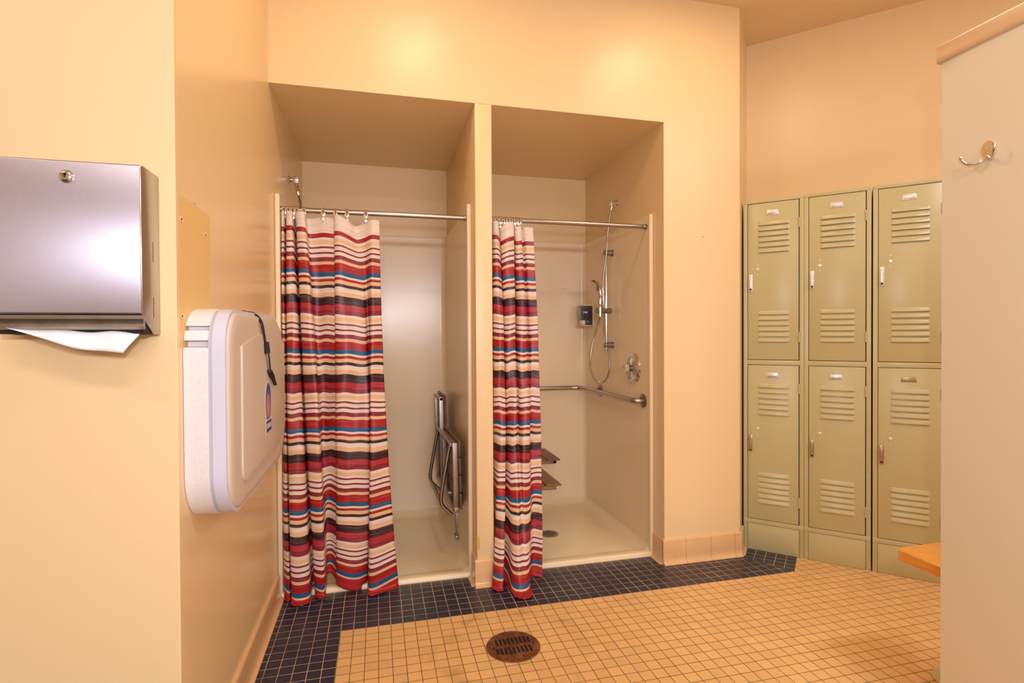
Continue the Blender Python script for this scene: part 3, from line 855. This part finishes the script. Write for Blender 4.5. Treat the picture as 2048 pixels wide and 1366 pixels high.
# L-shaped grab bar
gz = .852; gx = X3-.012-.055; gyb = YB-.012-.055
t = thing('grab_bar', 'stainless L-shaped grab bar round the back corner of the right shower', 'grab bar', (X3-.012, .21, gz))
path = [(X3-.018, .205, gz), (X3-.035, .205, gz), (gx+.012, .212, gz), (gx+.002, .226, gz), (gx, .25, gz)]
path += [(gx, y_, gz) for y_ in (.35, .55, .75, .90)]
path += [(gx-.002, gyb-.06, gz), (gx-.018, gyb-.018, gz), (gx-.06, gyb-.002, gz), (gx-.12, gyb, gz), (1.5, gyb, gz), (1.2, gyb, gz), (1.145, gyb, gz), (1.12, gyb+.012, gz), (1.115, gyb+.05, gz)]
b = new(); tube(b, catmull(path, 6), .0155, 22); obj('bar', b, M_steel, t)
b = new(); lathe(b, [(0, .0005), (.037, .0005), (.039, .003), (.039, .008), (.034, .011), (.018, .012), (.018, .016), (0, .016)], (X3-.012, .205, gz), (-1, 0, 0), 40); obj('flange', b, M_steelD, t)
b = new(); lathe(b, [(0, .0005), (.037, .0005), (.039, .003), (.039, .008), (.034, .011), (.018, .012), (0, .012)], (X3-.012, .815, gz), (-1, 0, 0), 40)
cyl(b, (X3-.022, .815, gz-.004), (gx, .815, gz-.004), .0085, 16); obj('flange', b, M_steelD, t)
b = new(); lathe(b, [(0, .0005), (.037, .0005), (.039, .008), (.034, .011), (0, .012)], (1.115, YB-.012, gz), (0, -1, 0), 40); obj('flange', b, M_steelD, t)

# soap dispenser on the right wall of the right shower
sx0, sx1, sy0, sy1, sz0, sz1 = 1.856, X3-.0125, .927, 1.030, 1.299, 1.434
t = thing('soap_dispenser', 'smoky plastic soap dispenser in the back corner of the right shower', 'soap dispenser', (sx1, .98, sz0))
b = new(); box(b, (sx1-.012, sy0-.004, sz0-.006), (sx1, sy1+.004, sz1+.010), bev=.003); box(b, (sx0-.001, sy0-.002, sz1-.002), (sx1-.004, sy1+.002, sz1+.008), bev=.003)
box(b, (sx0-.012, sy0-.002, sz0-.008), (sx1-.004, sy1+.002, sz0), bev=.003); obj('back_plate', b, M_ivory, t)
b = new(); box(b, (sx0, sy0, sz0+.036), (sx1-.010, sy1, sz1-.001), bev=.003); box(b, (sx0+.022, sy0+.001, sz0+.001), (sx1-.011, sy1-.001, sz0+.040), bev=.002); obj('reservoir', b, M_soap, t)
b = new(); box(b, (sx0-.004, sy0+.012, sz0+.002), (sx0+.020, sy1-.03, sz0+.034), bev=.003); obj('push_lever', b, M_white, t)

# beige smear on the back wall of the right shower and the left shower's half-hidden valve
b = new()
for k, (dx, dzz, w, h) in enumerate(((-.020, 0, .022, .006), (.0, .002, .026, .004), (.014, -.003, .016, .006))):
    lathe(b, [(0, 0), (.5, 0), (.4, .8), (0, 1)], (0, 0, 0), (0, -1, 0), 14)
bm_v = b.verts[:]
n_ = len(bm_v)//3
for k, (dx, dzz, w, h) in enumerate(((-.020, 0, .024, .007), (.0, .002, .028, .006), (.014, -.003, .018, .008))):
    for v in bm_v[k*n_:(k+1)*n_]: v.co = Vector((1.777+dx+v.co.x*w, YB-.0121+v.co.y*.0008, 1.562+dzz+v.co.z*h))
tag(obj('glue_mark', b, simple('dried_glue', srgb(226, 196, 130), .5), origin=(1.777, YB-.0125, 1.562)), 'small yellowish glue mark on the back wall of the right shower', 'stain')
t = thing('shower_valve', 'chrome valve on the back wall peeping past the left curtain', 'valve', (.475, YB-.012, .85))
b = new(); lathe(b, [(0, .0005), (.028, .0005), (.030, .005), (.020, .010), (.012, .03), (0, .03)], (.475, YB-.012, .85), (0, -1, 0), 32); obj('escutcheon', b, M_steel, t)
b = new(); cyl(b, (.475, YB-.038, .85), (.475, YB-.062, .85), .014, 20); obj('knob', b, M_steel, t)

# ------------------------------------------------------------------ folding seats
def seat_parts(t, fn, legs=True):
    """fn(u out from hinge, v along wall, w below the slats) -> world"""
    def bx(b, u0, u1, v0, v1, w0, w1, bev=.0):
        tt = bmesh.new(); bmesh.ops.create_cube(tt, size=1)
        for q in tt.verts: q.co = Vector(((u0+u1)/2+q.co.x*(u1-u0), (v0+v1)/2+q.co.y*(v1-v0), (w0+w1)/2+q.co.z*(w1-w0)))
        if bev: bmesh.ops.bevel(tt, geom=tt.edges[:], offset=bev, segments=3, affect='EDGES', profile=.5)
        for q in tt.verts: q.co = fn(*q.co)
        merge(b, tt)
    # brown slats run along the wall; the deep end is the far end
    for i in range(4):
        b = new(); bx(b, .02+i*.094, .02+i*.094+.087, .0, .90, -.012, .0, .005); obj('slat', b, M_slat, t)
    for i in range(2):
        b = new(); bx(b, .396+i*.094, .396+i*.094+.087, .56, .90, -.012, .0, .005); obj('slat', b, M_slat, t)
    b = new()
    bx(b, .0, .372, .035, .062, .001, .028, .002); bx(b, .0, .372, .47, .497, .001, .028, .002)
    bx(b, .0, .560, .60, .627, .001, .028, .002); bx(b, .0, .560, .84, .867, .001, .028, .002)
    bx(b, .0, .025, .03, .87, .001, .028, .002); bx(b, .347, .372, .06, .60, .003, .026, .002); bx(b, .540, .562, .60, .867, .003, .026, .002)
    obj('frame', b, M_steelD, t)
# right shower: deployed
def f_dep(u, v, w): return Vector((X2+.018+u, .150+v, .416-w))
t = thing('folding_bench', 'fold-down shower seat with brown slats, lowered beside the right curtain', 'shower bench', (X2+.012, .6, .40), group='slatted folding shower seats')
seat_parts(t, f_dep)
for v in (.12, .80):
    b = new(); box(b, (X2+.0125, .15+v-.03, .27), (X2+.020, .15+v+.03, .43), bev=.002); obj('wall_bracket', b, M_steelD, t)
for v in (.18, .74):
    b = new(); tube(b, catmull([(X2+.025, .15+v, .25), (X2+.05, .15+v, .26), (X2+.30, .15+v, .375)], 6), .009, 14); obj('brace', b, M_steelD, t)
# left shower: folded up against the divider
def f_fold(u, v, w):
    y_ = .225+v*.88
    return Vector((X1-.012-.036-w-.018*(y_-.2)*1.2-(u)*.02, y_, .285+u*1.0))
t = thing('folding_bench', 'folded-up steel and brown-slat shower seat on the divider in the left shower', 'shower bench', (X1-.012, .6, .30), group='slatted folding shower seats')
seat_parts(t, f_fold)
for v in (.10, .66):
    b = new()
    pts = [f_fold(.36, v, .03), f_fold(.30, v, .045), f_fold(.10, v, .085), f_fold(.045, v, .088), f_fold(.015, v, .075), f_fold(-.03, v, .03)]
    tube(b, catmull(pts, 6), .0105, 16); obj('support_leg', b, M_steelD, t)
b = new(); p, q = f_fold(.36, .06, .03), f_fold(.36, .70, .03); cyl(b, p, q, .010, 16); obj('pivot_bar', b, M_steelD, t)
b = new(); p, q = f_fold(.04, .10, .088), f_fold(.04, .66, .088); cyl(b, p, q, .0095, 16); obj('foot_bar', b, M_steelD, t)
b = new()
a0 = f_fold(0, .06, .012)
for dy in (-.022, .022): box(b, (a0.x-.004, a0.y+dy-.003, .155), (a0.x+.004, a0.y+dy+.003, .29), bev=.001)
box(b, (a0.x-.010, a0.y-.026, .140), (a0.x+.010, a0.y+.026, .160), bev=.002); obj('drop_strap', b, M_steelD, t)
b = new(); lathe(b, [(0, .0005), (.036, .0005), (.038, .004), (.034, .009), (.012, .010), (.012, .032), (0, .032)], (X1-.012, .395, .315), (-1, 0, 0), 32); obj('wall_flange', b, M_steelD, t)
for v in (.36, .72):
    b = new(); q = f_fold(-.005, v, .01); box(b, (q.x-.01, q.y-.02, .27), (X1-.0125, q.y+.02, .32), bev=.002); obj('wall_bracket', b, M_steelD, t)

# ------------------------------------------------------------------ floor drain
dc = (.973, -.545)
t = thing('floor_drain', 'round rusty cast-iron floor drain in the yellow tiles', 'drain', (dc[0], dc[1], 0))
Rr = .104
b = new(); lathe(b, [(Rr*.90, .0006), (Rr, .0006), (Rr+.003, .002), (Rr, .0045), (Rr*.93, .0045), (Rr*.90, .003)], (dc[0], dc[1], 0), (0, 0, 1), 56); obj('frame_ring', b, M_rust, t)
b = new(); lathe(b, [(0, .0012), (Rr*.905, .0012), (Rr*.905, .003), (Rr*.88, .0048), (0, .0048)], (dc[0], dc[1], 0), (0, 0, 1), 56)
g = obj('grate', b, M_rust, t)
b = new()
for row in (-1, 1):
    for i in range(-4, 5):
        x = dc[0]+i*.0162+(.004 if row > 0 else -.004); half = math.sqrt(max(0, (Rr*.80)**2-(x-dc[0])**2))
        ya, yb2 = .009, min(.054, half)
        if yb2-ya < .012: continue
        a_, c_ = (dc[1]+row*ya, dc[1]+row*yb2) if row > 0 else (dc[1]-yb2, dc[1]-ya)
        prism(b, rrect(x-.0052, a_, x+.0052, c_, .0050, 4), FXY, .0049, .0052)
for sgn in (-1, 1):
    prism(b, rrect(dc[0]+sgn*.080-.004, dc[1]-.010, dc[0]+sgn*.080+.004, dc[1]+.004, .0039, 4), FXY, .0049, .0052)
obj('slots', b, M_black, g, smooth=0)

# ------------------------------------------------------------------ partition with metal cap, coat hook, bench
PX, PY = 2.060, -1.372
t = thing('partition', 'off-white dividing partition with a metal cap at the right edge', 'partition', (PX+.03, PY-1.5, 0))
b = new(); box(b, (PX, -4.4, .0), (PX+.028, PY, 2.03), bev=.002); obj('panel', b, M_part, t)
b = new(); box(b, (PX-.007, -4.4, 2.014), (PX+.035, PY+.012, 2.064), bev=.002); box(b, (PX+.004, -4.4, 2.064), (PX+.024, PY+.004, 2.070), bev=.002); obj('cap_rail', b, M_cap, t)
hx, hy_, hz_ = PX, -1.498, 1.72
t = thing('coat_hook', 'chrome double coat hook on the white partition', 'hook', (hx, hy_, hz_))
b = new(); prism(b, [(hy_+.017*math.cos(2*PI*k/24)*(1-.35*max(0, -math.sin(2*PI*k/24))), hz_+.024*math.sin(2*PI*k/24)) for k in range(24)], FN, hx-.0055, hx-.0003); 
for s in (-.006, .006): cyl(b, (hx-.005, hy_+s, hz_+.006), (hx-.0066, hy_+s, hz_+.006), .0022, 10)
obj('back_plate', b, M_chrome, t)
b = new(); tube(b, catmull([(hx-.004, hy_+.002, hz_-.018), (hx-.012, hy_+.015, hz_-.030), (hx-.022, hy_+.034, hz_-.030), (hx-.030, hy_+.046, hz_-.018), (hx-.032, hy_+.050, hz_-.006)], 6), [.004]*12+[.0045]*9+[.005]*4, 12); obj('prong', b, M_chrome, t)
b = new(); tube(b, catmull([(hx-.004, hy_-.002, hz_-.018), (hx-.012, hy_-.014, hz_-.028), (hx-.024, hy_-.026, hz_-.024), (hx-.030, hy_-.032, hz_-.010), (hx-.031, hy_-.034, hz_+.004)], 6), [.004]*12+[.0045]*9+[.005]*4, 12); obj('prong', b, M_chrome, t)

t = thing('bench', 'varnished wooden locker-room bench behind the partition', 'bench', (2.46, -1.17, 0))
b = new(); zt = .452
prism(b, rrect(2.268, -2.75, 2.56, -1.048, .028, 6), FXY, zt-.036, zt, bev=.006, seg=3); obj('bench_top', b, M_wood, t)
for py in (-1.165, -2.5):
    b = new(); lathe(b, [(0, 0), (.098, 0), (.100, .004), (.094, .009), (.060, .016), (.034, .024), (.025, .034), (.022, .06), (.022, .38), (.05, .40), (.10, .414), (0, .416)], (2.455, py, .0005), (0, 0, 1), 40)
    pd = obj('pedestal', b, M_pedestal, t)
    for k in range(4):
        b = new(); a_ = PI*.25+k*PI/2+.5; lathe(b, [(0, 0), (.0075, 0), (.0075, .004), (.004, .0065), (0, .0065)], (2.455+.078*math.cos(a_), py+.078*math.sin(a_), .0105), (0, 0, 1), 12)
        obj('bolt', b, M_steelD, pd)

# flaked paint low on the divider's corner and the pock marks on the pier
b = new(); prism(b, [(X1+.004, .178), (X1+.009, .176), (X1+.013, .205), (X1+.011, .232), (X1+.007, .250), (X1+.003, .236), (X1+.005, .21)], lambda a_, z_, h: Vector((a_, -h, z_)), .0, .0006)
tag(obj('paint_chip', b, simple('old_yellow_paint', srgb(214, 166, 52), .5), origin=(X1+.006, 0, .21)), 'small yellow paint chip low on the divider between the showers', 'paint chip')
b = new()
for dx in (0, .009): lathe(b, [(0, 0), (.0022, 0), (.0018, .0006), (0, .0006)], (2.178+dx, 0, 1.758), (0, -1, 0), 10)
tag(obj('nail_hole', b, M_lockD, origin=(2.182, 0, 1.758)), 'tiny dark pair of nail holes in the pier left of the lockers', 'nail hole')
# ------------------------------------------------------------------ ceiling lights and added fill lights
M_em = NT('lamp_glass'); M_em.b.inputs['Emission Color'].default_value = (1, .86, .66, 1); M_em.b.inputs['Emission Strength'].default_value = 2.0
def downlight(x, y, label, power, col):
    t = thing('ceiling_light', label, 'ceiling light', (x, y, ZC), group='round recessed ceiling lights')
    b = new(); lathe(b, [(.075, 0), (.10, 0), (.10, .006), (.085, .010), (.075, .006)], (x, y, ZC-.0005), (0, 0, -1), 36); obj('trim_ring', b, M_white, t)
    b = new(); lathe(b, [(0, .001), (.075, .001), (.06, .004), (0, .006)], (x, y, ZC-.0005), (0, 0, -1), 36); obj('diffuser', b, M_em.m, t)
    light(x, y, ZC-.03, .24, power, col)
def light(x, y, z, size, power, col, name='lamp', rot=(0, 0, 0), shape='DISK', sy=None):
    L = bpy.data.lights.new(name, 'AREA'); L.shape = shape; L.size = size; L.energy = power; L.color = col
    if sy: L.size_y = sy
    o = bpy.data.objects.new(name, L); C.objects.link(o); o.location = (x, y, z); o.rotation_euler = rot
    return o
WARM = (1, .76, .50)
downlight(.68, -.76, 'round recessed ceiling light in front of the left shower', 7, WARM)
downlight(2.03, -.68, 'round recessed ceiling light in front of the lockers', 6.5, WARM)
def fill_panel(x, y, label, power, col):  # unseen ceiling panels added to fill the room with light
    t = thing('ceiling_light', label, 'ceiling light', (x, y, ZC), group='added long fill lights')
    b = new(); box(b, (x-.62, y-.17, ZC-.05), (x+.62, y+.17, ZC-.0005), bev=.005); obj('housing', b, M_white, t)
    light(x, y, ZC-.056, 1.18, power, col, shape='RECTANGLE', sy=.28)
fill_panel(.4, -3.3, 'added ceiling panel behind the camera, standing in for bounced flash', 24, (.98, .95, 1.0))  # soft cool source in place of flash bounced off the ceiling
fill_panel(-1.6, -2.6, 'added long fill light on the unseen left part of the ceiling', 12, (1, .86, .68))  # added for warm ambient fill
fill_panel(3.1, -2.3, 'added long fill light on the unseen ceiling over the bench', 36, (.98, .94, 1.0))  # added to lighten the locker wall
t = thing('rear_fill_light', 'added fill light bar on the unseen rear wall', 'wall light', (1.0, -5.2, 1.78))  # invented light bar, added for frontal fill into the showers
b = new(); box(b, (.1, -5.1995, 1.71), (1.9, -5.12, 1.85), bev=.01); obj('housing', b, M_white, t)
light(1.0, -5.11, 1.78, 1.75, 60, (.95, .93, 1.06), shape='RECTANGLE', sy=.12, rot=(math.radians(90), 0, 0), name='rear_fill_lamp')
# flash on top of the camera (it throws the partition's shadow on the locker wall)
fl = light(.478, -2.715, 1.45, .07, 9, (.92, .94, 1.06), 'camera_flash', rot=(math.radians(90), 0, math.radians(-14)))

# ------------------------------------------------------------------ camera, world, view
cam = bpy.data.cameras.new('camera'); co = bpy.data.objects.new('camera', cam); C.objects.link(co)
r = Vector((.97024964, -.24205447, -.00502677)); u = Vector((.00752648, .0094035, .99992746)); f = Vector((.24198964, .97021709, -.01094556))
M = Matrix(((r.x, u.x, -f.x), (r.y, u.y, -f.y), (r.z, u.z, -f.z))).to_4x4(); M.translation = (.4621, -2.5973, 1.2277)
co.matrix_world = M
cam.sensor_width = 36; cam.sensor_fit = 'HORIZONTAL'; cam.lens = 1078.2372/2048*36; cam.clip_start = .05
bpy.context.scene.camera = co
w = bpy.data.worlds.new('world'); w.use_nodes = True; bpy.context.scene.world = w
w.node_tree.nodes['Background'].inputs[0].default_value = (.8, .85, 1, 1); w.node_tree.nodes['Background'].inputs[1].default_value = .3
vs = bpy.context.scene.view_settings
vs.view_transform = 'Standard'; vs.look = 'None'; vs.gamma = 1; vs.use_curve_mapping = False; vs.exposure = .02
